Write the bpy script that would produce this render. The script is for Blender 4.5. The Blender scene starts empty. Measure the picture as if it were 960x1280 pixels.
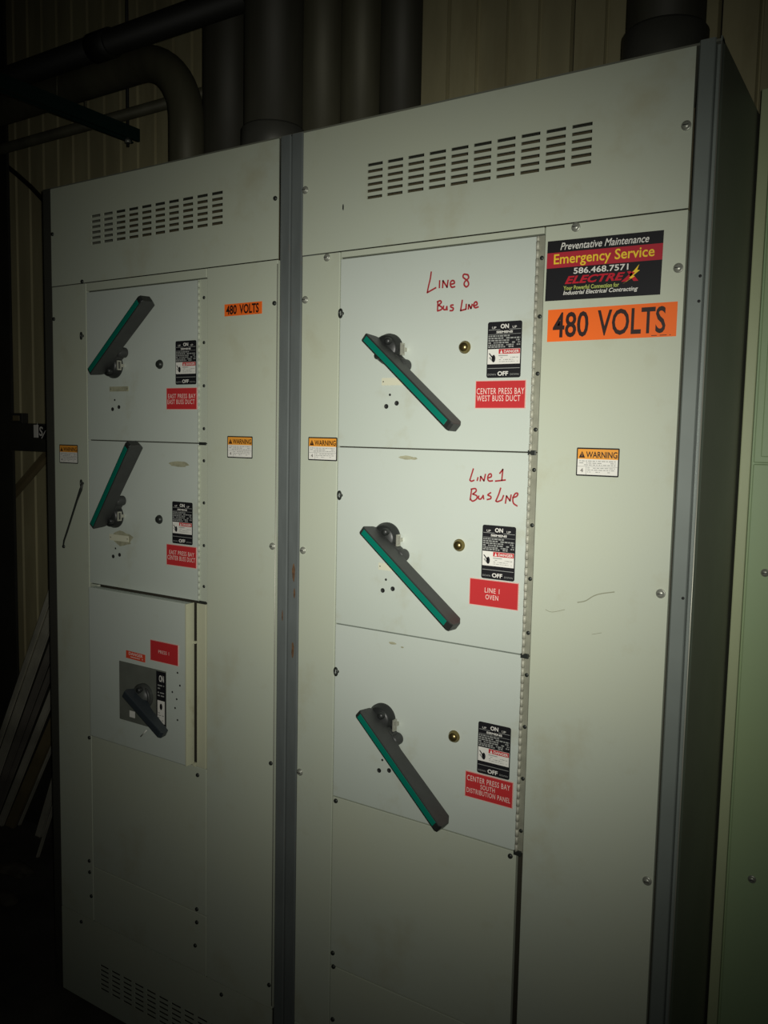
import bpy, bmesh, math, random
from mathutils import Vector, Matrix
random.seed(7)
scene = bpy.context.scene
COL = scene.collection
PI = math.pi

# ------------------------------------------------------------------ camera
CR = Vector((0.84335238, 0.53698842, 0.02000502))
CU = Vector((-0.06600702, 0.06657549, 0.99559569))
CF = Vector((-0.53329151, 0.84095847, -0.0915916))
CAM = Vector((0.0, -1.467, 1.643))
FPX = 1043.2
cam_d = bpy.data.cameras.new('camera')
cam_d.sensor_fit = 'VERTICAL'; cam_d.sensor_height = 24.0
cam_d.lens = 24.0 * FPX / 1280.0
cam_d.clip_start = 0.01
cam = bpy.data.objects.new('camera', cam_d); COL.objects.link(cam)
cam.matrix_world = Matrix(((CR.x, CU.x, -CF.x, CAM.x), (CR.y, CU.y, -CF.y, CAM.y), (CR.z, CU.z, -CF.z, CAM.z), (0, 0, 0, 1)))
scene.camera = cam

def F(px, py, y=0.0):
    """point of the vertical plane at depth y seen at a pixel -> (x, z)"""
    d = CF + CR * ((px - 480) / FPX) - CU * ((py - 640) / FPX)
    t = (y - CAM.y) / d.y
    return CAM.x + d.x * t, CAM.z + d.z * t

# ------------------------------------------------------------------ materials
def mat(name, col, rough=0.5, metal=0.0, var=0.0, vcol=None, vscale=3.0, bump=0.0, bscale=60.0, emis=None, stain=None, sscale=5.0, samt=0.5, sth=(0.55, 0.7), spec=0.5, stretch=None):
    m = bpy.data.materials.new(name); m.use_nodes = True
    nt = m.node_tree; N = nt.nodes; L = nt.links
    b = N['Principled BSDF']
    b.inputs['Roughness'].default_value = rough
    b.inputs['Metallic'].default_value = metal
    b.inputs['Specular IOR Level'].default_value = spec
    b.inputs['Base Color'].default_value = (*col, 1)
    tc = N.new('ShaderNodeTexCoord'); src = tc.outputs['Object']
    if stretch:
        mp = N.new('ShaderNodeMapping'); mp.inputs['Scale'].default_value = stretch
        L.new(src, mp.inputs['Vector']); src = mp.outputs['Vector']
    cur = None
    if var or vcol:
        n = N.new('ShaderNodeTexNoise'); n.inputs['Scale'].default_value = vscale; n.inputs['Detail'].default_value = 5
        L.new(src, n.inputs['Vector'])
        r = N.new('ShaderNodeMapRange'); r.inputs[1].default_value = 0.35; r.inputs[2].default_value = 0.65
        L.new(n.outputs['Fac'], r.inputs[0])
        mx = N.new('ShaderNodeMix'); mx.data_type = 'RGBA'
        mx.inputs[6].default_value = (*col, 1)
        c2 = vcol if vcol else tuple(c * (1 - var) for c in col)
        mx.inputs[7].default_value = (*c2, 1)
        L.new(r.outputs[0], mx.inputs[0]); cur = mx.outputs[2]
    if stain:
        n = N.new('ShaderNodeTexNoise'); n.inputs['Scale'].default_value = sscale; n.inputs['Detail'].default_value = 8; n.inputs['Roughness'].default_value = 0.65
        L.new(src, n.inputs['Vector'])
        r = N.new('ShaderNodeMapRange'); r.inputs[1].default_value = sth[0]; r.inputs[2].default_value = sth[1]; r.inputs[4].default_value = samt
        L.new(n.outputs['Fac'], r.inputs[0])
        mx = N.new('ShaderNodeMix'); mx.data_type = 'RGBA'
        if cur: L.new(cur, mx.inputs[6])
        else: mx.inputs[6].default_value = (*col, 1)
        mx.inputs[7].default_value = (*stain, 1)
        L.new(r.outputs[0], mx.inputs[0]); cur = mx.outputs[2]
    if cur: L.new(cur, b.inputs['Base Color'])
    if bump:
        n = N.new('ShaderNodeTexNoise'); n.inputs['Scale'].default_value = bscale; n.inputs['Detail'].default_value = 3
        L.new(tc.outputs['Object'], n.inputs['Vector'])
        bp = N.new('ShaderNodeBump'); bp.inputs['Strength'].default_value = bump; bp.inputs['Distance'].default_value = 0.002
        L.new(n.outputs['Fac'], bp.inputs['Height']); L.new(bp.outputs[0], b.inputs['Normal'])
    return m

PAN = (0.50, 0.535, 0.415)
M_panel = mat('painted_panel', PAN, 0.5, vcol=(0.475, 0.52, 0.43), vscale=2.2, stain=(0.40, 0.385, 0.25), sscale=5.0, samt=0.5, sth=(0.55, 0.72), bump=0.04, bscale=220)
M_door = mat('painted_door', (0.535, 0.585, 0.53), 0.45, vcol=(0.51, 0.565, 0.50), vscale=2.5, stain=(0.42, 0.42, 0.30), sscale=8.0, samt=0.5, sth=(0.58, 0.74), bump=0.04, bscale=220)
M_trim = mat('cream_edge', (0.52, 0.53, 0.38), 0.5, stain=(0.25, 0.2, 0.1), sscale=14, samt=0.4, sth=(.58, .7))
M_post = mat('blue_grey_steel', (0.165, 0.185, 0.18), 0.45, metal=0.2, var=0.2, vscale=5, stain=(0.19, 0.11, 0.06), sscale=7, samt=0.6, sth=(0.64, 0.74), stretch=(6, 6, 1.2))
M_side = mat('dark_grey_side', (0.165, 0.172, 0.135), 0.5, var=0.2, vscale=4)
M_sidepost = mat('slate_grey_post', (0.205, 0.235, 0.215), 0.42, metal=0.15, var=0.15, vscale=6)
M_in = mat('dark_interior', (0.035, 0.032, 0.02), 0.8)  # interior coloured dark to stand for shade in the seams and gaps
M_in2 = mat('brown_interior', (0.10, 0.085, 0.045), 0.8)
M_screw = mat('zinc_screw', (0.33, 0.34, 0.29), 0.4, metal=0.45)
M_darkscrew = mat('dark_screw', (0.035, 0.04, 0.035), 0.4, metal=0.4)
M_hinge = mat('hinge_steel', (0.46, 0.46, 0.37), 0.5, metal=0.08, var=0.25, vscale=40)
M_leaf = mat('hinge_leaf', (0.32, 0.325, 0.25), 0.5, metal=0.15, var=0.3, vscale=25)
M_black = mat('black_plastic', (0.017, 0.019, 0.018), 0.42, bump=0.05, bscale=300)
M_grey = mat('charcoal_plastic', (0.042, 0.045, 0.043), 0.5, var=0.2, vscale=30)
M_green = mat('green_grip', (0.0, 0.155, 0.105), 0.42)
M_brass = mat('brass', (0.32, 0.25, 0.10), 0.28, metal=0.9, var=0.3, vscale=40)
M_steel = mat('bright_steel', (0.43, 0.43, 0.36), 0.4, metal=0.5)
M_hole = mat('black_hole', (0.012, 0.013, 0.012), 0.7)
M_cream = mat('cream_plate', (0.62, 0.62, 0.47), 0.5)
M_lblack = mat('label_black', (0.012, 0.012, 0.014), 0.4)
M_lwhite = mat('label_white', (0.75, 0.74, 0.68), 0.45)
M_lgrey = mat('label_grey', (0.30, 0.31, 0.29), 0.5)
M_lred = mat('label_red', (0.52, 0.032, 0.035), 0.4)
M_pink = mat('nameplate_edge_pink', (0.72, 0.38, 0.33), 0.5)
M_redtext = mat('nameplate_text', (0.80, 0.62, 0.55), 0.5)
M_lor = mat('label_orange', (0.90, 0.155, 0.018), 0.4)
M_warn = mat('warning_orange', (0.80, 0.34, 0.045), 0.4)
M_brown = mat('label_print_brown', (0.022, 0.008, 0.006), 0.5)
M_yel = mat('label_yellow', (0.85, 0.60, 0.04), 0.4)
M_band = mat('sticker_red_band', (0.42, 0.025, 0.04), 0.4)
M_marker = mat('red_marker_ink', (0.33, 0.025, 0.03), 0.5)
M_glue = mat('glue_residue', (0.40, 0.40, 0.27), 0.7, var=0.3, vscale=60)
M_scuff = mat('scuff', (0.27, 0.28, 0.20), 0.7)
M_wall = mat('tan_siding', (0.50, 0.455, 0.26), 0.6, var=0.25, vscale=3, stain=(0.30, 0.24, 0.12), sscale=4, samt=0.5, sth=(0.5, 0.75), stretch=(3, 3, 0.6))
M_wallseam = mat('siding_joint', (0.02, 0.016, 0.01), 0.8)
M_floor = mat('dirty_concrete', (0.07, 0.065, 0.055), 0.85, var=0.5, vscale=5, bump=0.5, bscale=40)
M_ceil = mat('dark_ceiling', (0.07, 0.06, 0.045), 0.9, var=0.3, vscale=2)
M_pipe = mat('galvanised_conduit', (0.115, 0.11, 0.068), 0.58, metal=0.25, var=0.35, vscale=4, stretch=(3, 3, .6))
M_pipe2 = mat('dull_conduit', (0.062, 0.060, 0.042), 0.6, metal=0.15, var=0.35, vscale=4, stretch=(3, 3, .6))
M_coup = mat('conduit_coupling', (0.085, 0.085, 0.07), 0.5, metal=0.3, var=0.3, vscale=8)
M_pblack = mat('black_pipe', (0.012, 0.012, 0.008), 0.6)
M_strut = mat('dark_green_strut', (0.008, 0.028, 0.022), 0.45)
M_gcab = mat('olive_green_panel', (0.36, 0.47, 0.25), 0.45, vcol=(0.33, 0.46, 0.26), vscale=2, bump=0.04, bscale=200)
M_gtrim = mat('olive_edge', (0.45, 0.51, 0.30), 0.4)
M_strip = mat('pale_metal_strip', (0.55, 0.53, 0.43), 0.5, metal=0.1, var=0.4, vscale=6)
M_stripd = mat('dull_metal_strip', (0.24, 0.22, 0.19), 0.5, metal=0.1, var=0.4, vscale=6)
M_brst = mat('brown_steel', (0.20, 0.16, 0.085), 0.6, var=0.3, vscale=8)
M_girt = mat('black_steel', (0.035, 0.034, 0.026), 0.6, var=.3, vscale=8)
M_wire = mat('black_wire', (0.015, 0.018, 0.015), 0.5)
M_tagw = mat('tag_white', (0.80, 0.78, 0.72), 0.6)
M_wood = mat('grimy_scrap', (0.10, 0.085, 0.06), 0.8, var=0.5, vscale=20)

# ------------------------------------------------------------------ mesh builder
WO = {}     # object name -> world origin
def empty(name, loc, label=None, cat=None, group=None):
    o = bpy.data.objects.new(name, None); COL.objects.link(o)
    o.empty_display_size = 0.1
    o.location = loc; WO[o.name] = Vector(loc)
    if label: tag(o, label, cat, group)
    return o
def tag(o, label, cat, group=None):
    o['label'] = label; o['category'] = cat
    if group: o['group'] = group
    return o

class MB:
    def __init__(s): s.v = []; s.f = []; s.m = []; s.sm = []
    def face(s, pts, mi=0, sm=False):
        i = len(s.v); s.v += [Vector(p) for p in pts]
        s.f.append(tuple(range(i, i + len(pts)))); s.m.append(mi); s.sm.append(sm)
    def geo(s, vs, fs, mi=0, sm=False):
        i = len(s.v); s.v += [Vector(p) for p in vs]
        for f in fs: s.f.append(tuple(a + i for a in f)); s.m.append(mi); s.sm.append(sm)
    def box(s, x0, x1, y0, y1, z0, z1, mi=0):
        vs = [(x, y, z) for x in (x0, x1) for y in (y0, y1) for z in (z0, z1)]
        s.geo(vs, [(0, 1, 3, 2), (4, 6, 7, 5), (0, 4, 5, 1), (2, 3, 7, 6), (0, 2, 6, 4), (1, 5, 7, 3)], mi)
    def prism(s, poly, a, b, mi=0, sm=False, capmi=None):
        """poly: list of 3D points; extruded from offset a to offset b (vectors)"""
        n = len(poly); a = Vector(a); b = Vector(b)
        vs = [Vector(p) + a for p in poly] + [Vector(p) + b for p in poly]
        s.geo(vs, [(k, (k + 1) % n, (k + 1) % n + n, k + n) for k in range(n)], mi, sm)
        cm = mi if capmi is None else capmi
        s.geo(vs[:n], [tuple(range(n - 1, -1, -1))], cm); s.geo(vs[n:], [tuple(range(n))], cm)
    def tube(s, pts, r, seg=16, mi=0, cap=True):
        pts = [Vector(p) for p in pts]; rs = r if isinstance(r, (list, tuple)) else [r] * len(pts)
        up = None; rings = []
        for i, p in enumerate(pts):
            if i == 0: d = pts[1] - p
            elif i == len(pts) - 1: d = p - pts[i - 1]
            else: d = (pts[i + 1] - pts[i]).normalized() + (p - pts[i - 1]).normalized()
            d.normalize()
            if up is None:
                up = Vector((0, 0, 1)) if abs(d.z) < 0.9 else Vector((1, 0, 0))
            a = d.cross(up).normalized(); up = a.cross(d).normalized()
            rings.append([p + (a * math.cos(t) + up * math.sin(t)) * rs[i] for t in [2 * PI * k / seg for k in range(seg)]])
        vs = [v for rg in rings for v in rg]; fs = []
        for i in range(len(pts) - 1):
            for k in range(seg):
                k2 = (k + 1) % seg
                fs.append((i * seg + k, i * seg + k2, (i + 1) * seg + k2, (i + 1) * seg + k))
        s.geo(vs, fs, mi, True)
        if cap:
            s.geo(rings[0], [tuple(range(seg - 1, -1, -1))], mi); s.geo(rings[-1], [tuple(range(seg))], mi)
    def lathe_y(s, c, prof, seg=20, mi=0):
        """profile (radius, outward distance) turned about the axis pointing to -y through c"""
        c = Vector(c); vs = []; n = len(prof)
        for r, w in prof:
            for k in range(seg):
                t = 2 * PI * k / seg; vs.append(c + Vector((r * math.cos(t), -w, r * math.sin(t))))
        fs = [(i * seg + k, (i + 1) * seg + k, (i + 1) * seg + (k + 1) % seg, i * seg + (k + 1) % seg) for i in range(n - 1) for k in range(seg)]
        s.geo(vs, fs, mi, True)
        s.geo(vs[-seg:], [tuple(range(seg - 1, -1, -1))], mi)
    def build(s, name, mats, parent=None, origin=None, bevel=0.0, kind=None, fix=True):
        if not isinstance(mats, (list, tuple)): mats = [mats]
        if origin is None:
            origin = WO[parent.name] if parent is not None else Vector((0, 0, 0))
        origin = Vector(origin)
        me = bpy.data.meshes.new(name)
        me.from_pydata([tuple(v - origin) for v in s.v], [], s.f)
        for m in mats: me.materials.append(m)
        for p, mi, sm in zip(me.polygons, s.m, s.sm): p.material_index = mi; p.use_smooth = sm
        if fix:
            bm = bmesh.new(); bm.from_mesh(me); bmesh.ops.remove_doubles(bm, verts=bm.verts, dist=1e-6)
            bmesh.ops.recalc_face_normals(bm, faces=bm.faces); bm.to_mesh(me); bm.free()
        me.update()
        o = bpy.data.objects.new(name, me); COL.objects.link(o)
        if parent is not None:
            o.parent = parent; o.location = origin - WO[parent.name]
        else: o.location = origin
        WO[o.name] = origin
        if bevel:
            b = o.modifiers.new('bevel', 'BEVEL'); b.width = bevel; b.segments = 2; b.limit_method = 'ANGLE'; b.angle_limit = math.radians(50)
        if kind: o['kind'] = kind
        return o

def dup(o, parent, worldpos, roty=None):
    """copy of a part and its sub-parts placed at a world position"""
    c = o.copy(); COL.objects.link(c)
    c.parent = parent; c.location = Vector(worldpos) - WO[parent.name]
    WO[c.name] = Vector(worldpos)
    if roty is not None: c.rotation_euler = (0, roty, 0)
    for ch in o.children:
        d = ch.copy(); COL.objects.link(d); d.parent = c; d.location = ch.location
        WO[d.name] = WO[c.name] + Vector(ch.location)
    return c

# ------------------------------------------------------------------ text
_tc = {}
def text_geo(body, bold=0.0, shear=0.0, spacing=1.0):
    key = (body, bold, shear, spacing)
    if key in _tc: return _tc[key]
    cu = bpy.data.curves.new('lettering', 'FONT'); cu.body = body; cu.size = 1.0; cu.offset = bold; cu.shear = shear
    cu.space_character = spacing; cu.resolution_u = 3
    o = bpy.data.objects.new('lettering', cu); COL.objects.link(o)
    bpy.context.view_layer.update()
    dg = bpy.context.evaluated_depsgraph_get()
    me = o.evaluated_get(dg).to_mesh()
    vs = [tuple(v.co) for v in me.vertices]; fs = [tuple(p.vertices) for p in me.polygons]
    o.evaluated_get(dg).to_mesh_clear()
    bpy.data.objects.remove(o); bpy.data.curves.remove(cu)
    _tc[key] = (vs, fs)
    return _tc[key]

class Plate:
    """flat label on a face looking to -y; u runs right, v runs DOWN from the top left corner"""
    def __init__(s, x, z, w, h, y=0.0, rot=0.0):
        s.mb = MB(); s.x = x; s.z = z; s.w = w; s.h = h; s.y = y; s.c = math.cos(rot); s.s = math.sin(rot)
    def P(s, u, v, k):
        return (s.x + u * s.c + v * s.s, s.y - k, s.z + u * s.s - v * s.c)
    def slab(s, t, mi=0, edge=None, r=0.0):
        w, h = s.w, s.h
        if r:
            poly = []
            for cx, cy, a0 in ((w - r, r, -90), (w - r, h - r, 0), (r, h - r, 90), (r, r, 180)):
                for k in range(5):
                    a = math.radians(a0 + 22.5 * k); poly.append((cx + r * math.cos(a), cy + r * math.sin(a)))
        else: poly = [(0, 0), (w, 0), (w, h), (0, h)]
        n = len(poly)
        A = [s.P(u, v, -0.0005) for u, v in poly]; B = [s.P(u, v, t) for u, v in poly]
        s.mb.geo(A + B, [(k, (k + 1) % n, (k + 1) % n + n, k + n) for k in range(n)], mi if edge is None else edge)
        s.mb.geo(B, [tuple(range(n))], mi); s.t = t
    def rect(s, u0, u1, v0, v1, mi, k=1):
        s.poly([(u0, v0), (u1, v0), (u1, v1), (u0, v1)], mi, k)
    def poly(s, pts, mi, k=1):
        s.mb.geo([s.P(u * s.w, v * s.h, s.t + .00012 * k) for u, v in pts], [tuple(range(len(pts)))], mi)
    def ring(s, u0, u1, v0, v1, t, mi, k=1):
        a = t / s.w; b = t / s.h
        s.rect(u0, u1, v0, v0 + b, mi, k); s.rect(u0, u1, v1 - b, v1, mi, k)
        s.rect(u0, u0 + a, v0 + b, v1 - b, mi, k); s.rect(u1 - a, u1, v0 + b, v1 - b, mi, k)
    def text(s, body, u0, u1, v0, v1, mi, k=2, bold=0.0, shear=0.0, spacing=1.0, base=None):
        vs, fs = text_geo(body, bold, shear, spacing)
        ref = [p for p in vs]
        x0 = min(p[0] for p in ref); x1 = max(p[0] for p in ref)
        if base is None: y0 = min(p[1] for p in ref); y1 = max(p[1] for p in ref)
        else: y0, y1 = base
        out = []
        for x, y, _ in vs:
            u = u0 + (x - x0) / (x1 - x0) * (u1 - u0); v = v1 - (y - y0) / (y1 - y0) * (v1 - v0)
            out.append(s.P(u * s.w, v * s.h, s.t + .00012 * k))
        s.mb.geo(out, fs, mi)
    def dashes(s, u0, u1, v, th, mi, k=2, seed=0, fill=0.8):
        rnd = random.Random(seed); u = u0
        while u < u1:
            L = rnd.uniform(.03, .11); e = min(u + L, u1)
            if rnd.random() < fill: s.rect(u, e - .008, v, v + th, mi, k)
            u = e + .012
    def build(s, name, mats, parent):
        return s.mb.build(name, mats, parent, origin=s.P(s.w / 2, s.h / 2, 0), fix=False)

def ribbon(mb, pts, wd, y, mi=0):
    """pen stroke of constant width through (x,z) points on the plane y"""
    # smooth the polyline
    P = [Vector((p[0], p[1])) for p in pts]
    if len(P) > 2:
        Q = []
        for i in range(len(P) - 1):
            p0 = P[max(i - 1, 0)]; p1 = P[i]; p2 = P[i + 1]; p3 = P[min(i + 2, len(P) - 1)]
            for k in range(4):
                t = k / 4
                Q.append(0.5 * ((2 * p1) + (-p0 + p2) * t + (2 * p0 - 5 * p1 + 4 * p2 - p3) * t * t + (-p0 + 3 * p1 - 3 * p2 + p3) * t ** 3))
        Q.append(P[-1]); P = Q
    for i in range(len(P) - 1):
        a, b = P[i], P[i + 1]; d = b - a
        if d.length < 1e-6: continue
        d.normalize(); n = Vector((-d.y, d.x)) * wd / 2; e = d * wd * 0.3
        c = [a - e + n, b + e + n, b + e - n, a - e - n]
        yy = y - 0.00002 * (i % 5)
        mb.face([(q.x, yy, q.y) for q in c], mi)

# ------------------------------------------------------------------ shell
def struct(mb, name, m, **k): return mb.build(name, m, kind='structure', **k)
WY = 0.80
mb = MB()
pitch = 0.0955; x = -6.3; prof = []
while x < 2.2:
    k = round((x + 6.3) / pitch)
    g = 0.010 if k % 4 == 0 else 0.0045
    prof += [(x, WY, 0), (x + pitch - 0.012, WY, 0), (x + pitch - 0.009, WY - 0.004, 0), (x + pitch - 0.006, WY + g, 0), (x + pitch - 0.002, WY + g, 0)]
    x += pitch
for a, b in zip(prof, prof[1:]):
    dark = 1 if (a[1] > WY + 0.006 and b[1] > WY + 0.006) else 0
    mb.face([(a[0], a[1], 0), (b[0], b[1], 0), (b[0], b[1], 4.0), (a[0], a[1], 4.0)], dark)
mb.box(-6.3, 2.2, WY + 0.02, WY + 0.12, 0, 4.0, 1)
struct(mb, 'wall_back', [M_wall, M_wallseam])
mb = MB(); mb.box(-6.3, 2.2, -3.5, WY + .12, -0.1, 0.0); struct(mb, 'floor', M_floor)
mb = MB(); mb.box(-6.3, 2.2, -3.5, WY + .12, 4.0, 4.1)
struct(mb, 'ceiling', M_ceil)
mb = MB(); mb.box(-6.4, -6.3, -3.5, WY + .12, 0, 4.0); struct(mb, 'wall_left', M_wall)

# ------------------------------------------------------------------ switchboard helpers
PT = 0.0022    # sheet thickness
def slab(mb, x0, x1, z0, z1, y0=0.0, t=PT, mi=0): mb.box(x0, x1, y0, y0 + t, z0, z1, mi)
def panel(name, x0, x1, z0, z1, parent, m=None, y0=0.0, t=0.012, bevel=0.0012):
    g = 0.0011
    mb = MB(); mb.box(x0 + g, x1 - g, y0, y0 + t, z0 + g, z1 - g)
    return mb.build(name, m or M_panel, parent, origin=((x0 + x1) / 2, y0, (z0 + z1) / 2), bevel=bevel)
def vented(name, x0, x1, z0, z1, vx0, vx1, vz0, vz1, parent, m=None, y0=0.0, t=0.003, nx=10, nz=6):
    g = 0.0011; x0 += g; x1 -= g; z0 += g; z1 -= g
    px = (vx1 - vx0 + 0.0115) / nx; sw = px - 0.0115
    pz = (vz1 - vz0 + 0.0068) / nz; sh = pz - 0.0068
    xs = [x0]; zs = [z0]
    for i in range(nx): xs += [vx0 + i * px, vx0 + i * px + sw]
    for j in range(nz): zs += [vz0 + j * pz, vz0 + j * pz + sh]
    xs.append(x1); zs.append(z1)
    bm = bmesh.new(); V = {}
    for i, a in enumerate(xs):
        for j, b in enumerate(zs): V[i, j] = bm.verts.new((a, y0, b))
    for i in range(len(xs) - 1):
        for j in range(len(zs) - 1):
            if i % 2 == 1 and j % 2 == 1: continue
            bm.faces.new((V[i, j], V[i + 1, j], V[i + 1, j + 1], V[i, j + 1]))
    r = bmesh.ops.extrude_face_region(bm, geom=bm.faces[:])
    bmesh.ops.translate(bm, vec=(0, t, 0), verts=[e for e in r['geom'] if isinstance(e, bmesh.types.BMVert)])
    bmesh.ops.recalc_face_normals(bm, faces=bm.faces)
    o0 = Vector(((x0 + x1) / 2, y0, (z0 + z1) / 2))
    bmesh.ops.translate(bm, vec=-o0, verts=bm.verts)
    me = bpy.data.meshes.new(name); bm.to_mesh(me); bm.free(); me.materials.append(m or M_panel)
    o = bpy.data.objects.new(name, me); COL.objects.link(o); o.parent = parent; o.location = o0 - WO[parent.name]; WO[o.name] = o0
    return o

# prototypes are made at their first use and copied afterwards
proto = {}
def place(key, maker, parent, pos, roty=0.0):
    if key not in proto:
        o = maker(parent, Vector(pos)); o.rotation_euler = (0, roty, 0); proto[key] = o
        return o
    return dup(proto[key], parent, pos, roty)
def mk_screw(parent, p):
    mb = MB()
    mb.lathe_y(p, [(0.0082, -0.001), (0.0082, 0.0012), (0.0074, 0.0018), (0.0060, 0.0018), (0.0060, 0.0042), (0.0048, 0.0056), (0.001, 0.0061)], 20)
    mb.box(p.x - .0045, p.x + .0045, p.y - .0066, p.y - .0058, p.z - .0007, p.z + .0007, 1)
    return mb.build('screw', [M_screw, M_hole], parent, origin=p)
def mk_dscrew(parent, p):
    mb = MB()
    mb.lathe_y(p, [(0.0052, -0.001), (0.0052, 0.0014), (0.0045, 0.0030), (0.0028, 0.0038), (0.001, 0.0040)], 16)
    return mb.build('screw', M_darkscrew, parent, origin=p)
def mk_hscrew(parent, p):
    mb = MB()
    mb.lathe_y(p, [(0.0040, -0.001), (0.0040, 0.0008), (0.0026, 0.0018), (0.001, 0.002)], 14)
    return mb.build('screw', M_darkscrew, parent, origin=p)
def mk_hole(parent, p):
    mb = MB()
    mb.lathe_y(p, [(0.0050, -0.0005), (0.0050, 0.0009), (0.0038, 0.0009), (0.0034, 0.0002), (0.0005, 0.0002)], 16)
    return mb.build('screw_hole', M_hole, parent, origin=p)
def mk_pin(parent, p):
    mb = MB()
    mb.lathe_y(p, [(0.0026, -0.0005), (0.0026, 0.0006), (0.0004, 0.0008)], 12)
    return mb.build('pin_hole', M_hole, parent, origin=p)
def mk_ring(parent, p):
    mb = MB()
    pts = [p + Vector((0.0052 * math.cos(t), -0.004 - 0.002 * math.cos(t), 0.0085 * math.sin(t))) for t in [2 * PI * k / 16 for k in range(17)]]
    mb.tube(pts, 0.0022, 8, cap=False)
    mb.lathe_y(p + Vector((0.003, 0, 0)), [(0.0035, -0.001), (0.0035, 0.003), (0.002, 0.004)], 10)
    return mb.build('latch_ring', M_darkscrew, parent, origin=p)
def mk_knob(parent, p):
    mb = MB()
    mb.lathe_y(p, [(0.0125, -0.001), (0.0125, 0.0015), (0.0105, 0.0032), (0.0105, 0.006), (0.0085, 0.0095), (0.0048, 0.0118), (0.001, 0.0124)], 28)
    return mb.build('release_knob', M_brass, parent, origin=p)
def mk_dknob(parent, p):
    mb = MB()
    mb.lathe_y(p, [(0.0115, -0.001), (0.0115, 0.002), (0.0090, 0.004), (0.0085, 0.007), (0.004, 0.0085), (0.001, 0.009)], 24)
    return mb.build('release_knob', M_darkscrew, parent, origin=p)

def bar_profile(mb, poly, v0, v1, mi=0, capmi=None):
    """poly in (u along lever, w outward); extruded across from v0 to v1"""
    mb.prism([(u, -w, 0) for u, w in poly], (0, 0, v0), (0, 0, v1), mi, capmi=capmi)
def mk_handle(parent, p):
    """rotary lever lying along +x, pivot at the origin"""
    mb = MB(); O = Vector((0, 0, 0))
    hw = 0.0088
    bar_profile(mb, [(-0.047, 0.058), (-0.042, 0.062), (0.231, 0.090), (0.236, 0.086), (0.238, 0.060), (0.228, 0.044),
                     (0.066, 0.031), (0.044, 0.024), (0.022, 0.012), (-0.036, 0.012), (-0.043, 0.028)], -hw, hw, 0, 1)
    for t in range(len(mb.v)): mb.v[t] = mb.v[t] + p
    h = mb.build('operating_handle', [M_black, M_grey], parent, origin=p, bevel=0.0022)
    WO[h.name] = Vector(p)
    # hub with boss
    mb = MB()
    p0 = p; p = p + Vector((-.0125, 0, 0))
    mb.lathe_y(p, [(0.032, 0), (0.032, 0.006), (0.0295, 0.009), (0.028, 0.019), (0.024, 0.023), (0.004, 0.024)], 36)
    mb.lathe_y(p + Vector((0.0, -0.0, 0.0185)), [(0.0075, 0.02), (0.0075, 0.030), (0.0055, 0.033), (0.001, 0.034)], 18)
    mb.lathe_y(p + Vector((0.0, -0.0, -0.0185)), [(0.0075, 0.02), (0.0075, 0.030), (0.0055, 0.033), (0.001, 0.034)], 18)
    p = p0
    mb.build('pivot_hub', M_black, h, origin=p)
    # padlock lug
    mb = MB()
    c = p + Vector((0.0415, 0, 0))
    mb.lathe_y(c, [(0.013, 0.004), (0.013, 0.026), (0.011, 0.030), (0.002, 0.031)], 22)
    mb.box(c.x - .020, c.x + .006, c.y - .028, c.y - .006, c.z - .010, c.z + .010)
    mb.build('padlock_lug', M_grey, h, origin=p)
    # green insert on the outer edge
    mb = MB(); g = 0.0060
    def q(u, k, v): # along the outer edge
        w = 0.062 + (u + 0.042) / (0.273) * 0.028
        return (p.x + u, p.y - w - k, p.z + v)
    A = [q(-0.040, 0, -g), q(0.222, 0, -g), q(0.222, 0, g), q(-0.040, 0, g)]
    B = [q(-0.039, .0008, -g * .93), q(0.221, .0008, -g * .93), q(0.221, .0008, g * .93), q(-0.039, .0008, g * .93)]
    mb.geo(A + B, [(0, 1, 5, 4), (1, 2, 6, 5), (2, 3, 7, 6), (3, 0, 4, 7), (4, 5, 6, 7)])
    s_ = mb.build('grip_strip', M_green, h, origin=p); s_['label'] = 'green strip set in the outer edge'
    return h
def mk_hasp(parent, p):
    mb = MB(); t = 0.0018
    # upright plate with a slot, standing out from the door
    for a, b, c, d in ((0.0, 0.009, -0.004, 0.004), (0.0185, 0.0215, -0.012, 0.012), (0.009, 0.012, -0.012, 0.012), (0.012, 0.0185, 0.009, 0.012), (0.012, 0.0185, -0.012, -0.009)):
        mb.box(p.x - t, p.x + t, p.y - b, p.y - a, p.z + c, p.z + d)
    return mb.build('padlock_hasp', M_steel, parent, origin=p)

def hinge(x, w, z0, z1, parent, screws, leafm, r=0.0034, y=0.0, km=None):
    """piano hinge: rolled knuckles and one leaf with screws"""
    mb = MB(); z = z0 + 0.002; k = 0
    while z < z1 - 0.004:
        e = min(z + 0.0145, z1 - 0.002)
        mb.tube([(x, y - 0.0015, z), (x, y - 0.0015, e)], r if k % 2 == 0 else r * 0.86, 12, 0)
        z = e + 0.0008; k += 1
    mb.box(x + 0.001, x + w, y + 0.0005, y + 0.004, z0 + .001, z1 - .001, 1)
    h = mb.build('hinge', [km or M_hinge, leafm], parent, origin=(x, y, (z0 + z1) / 2))
    for zz in screws: place('hscrew', mk_hscrew, h, (x + w * 0.62, y + 0.0005, zz))
    return h

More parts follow.
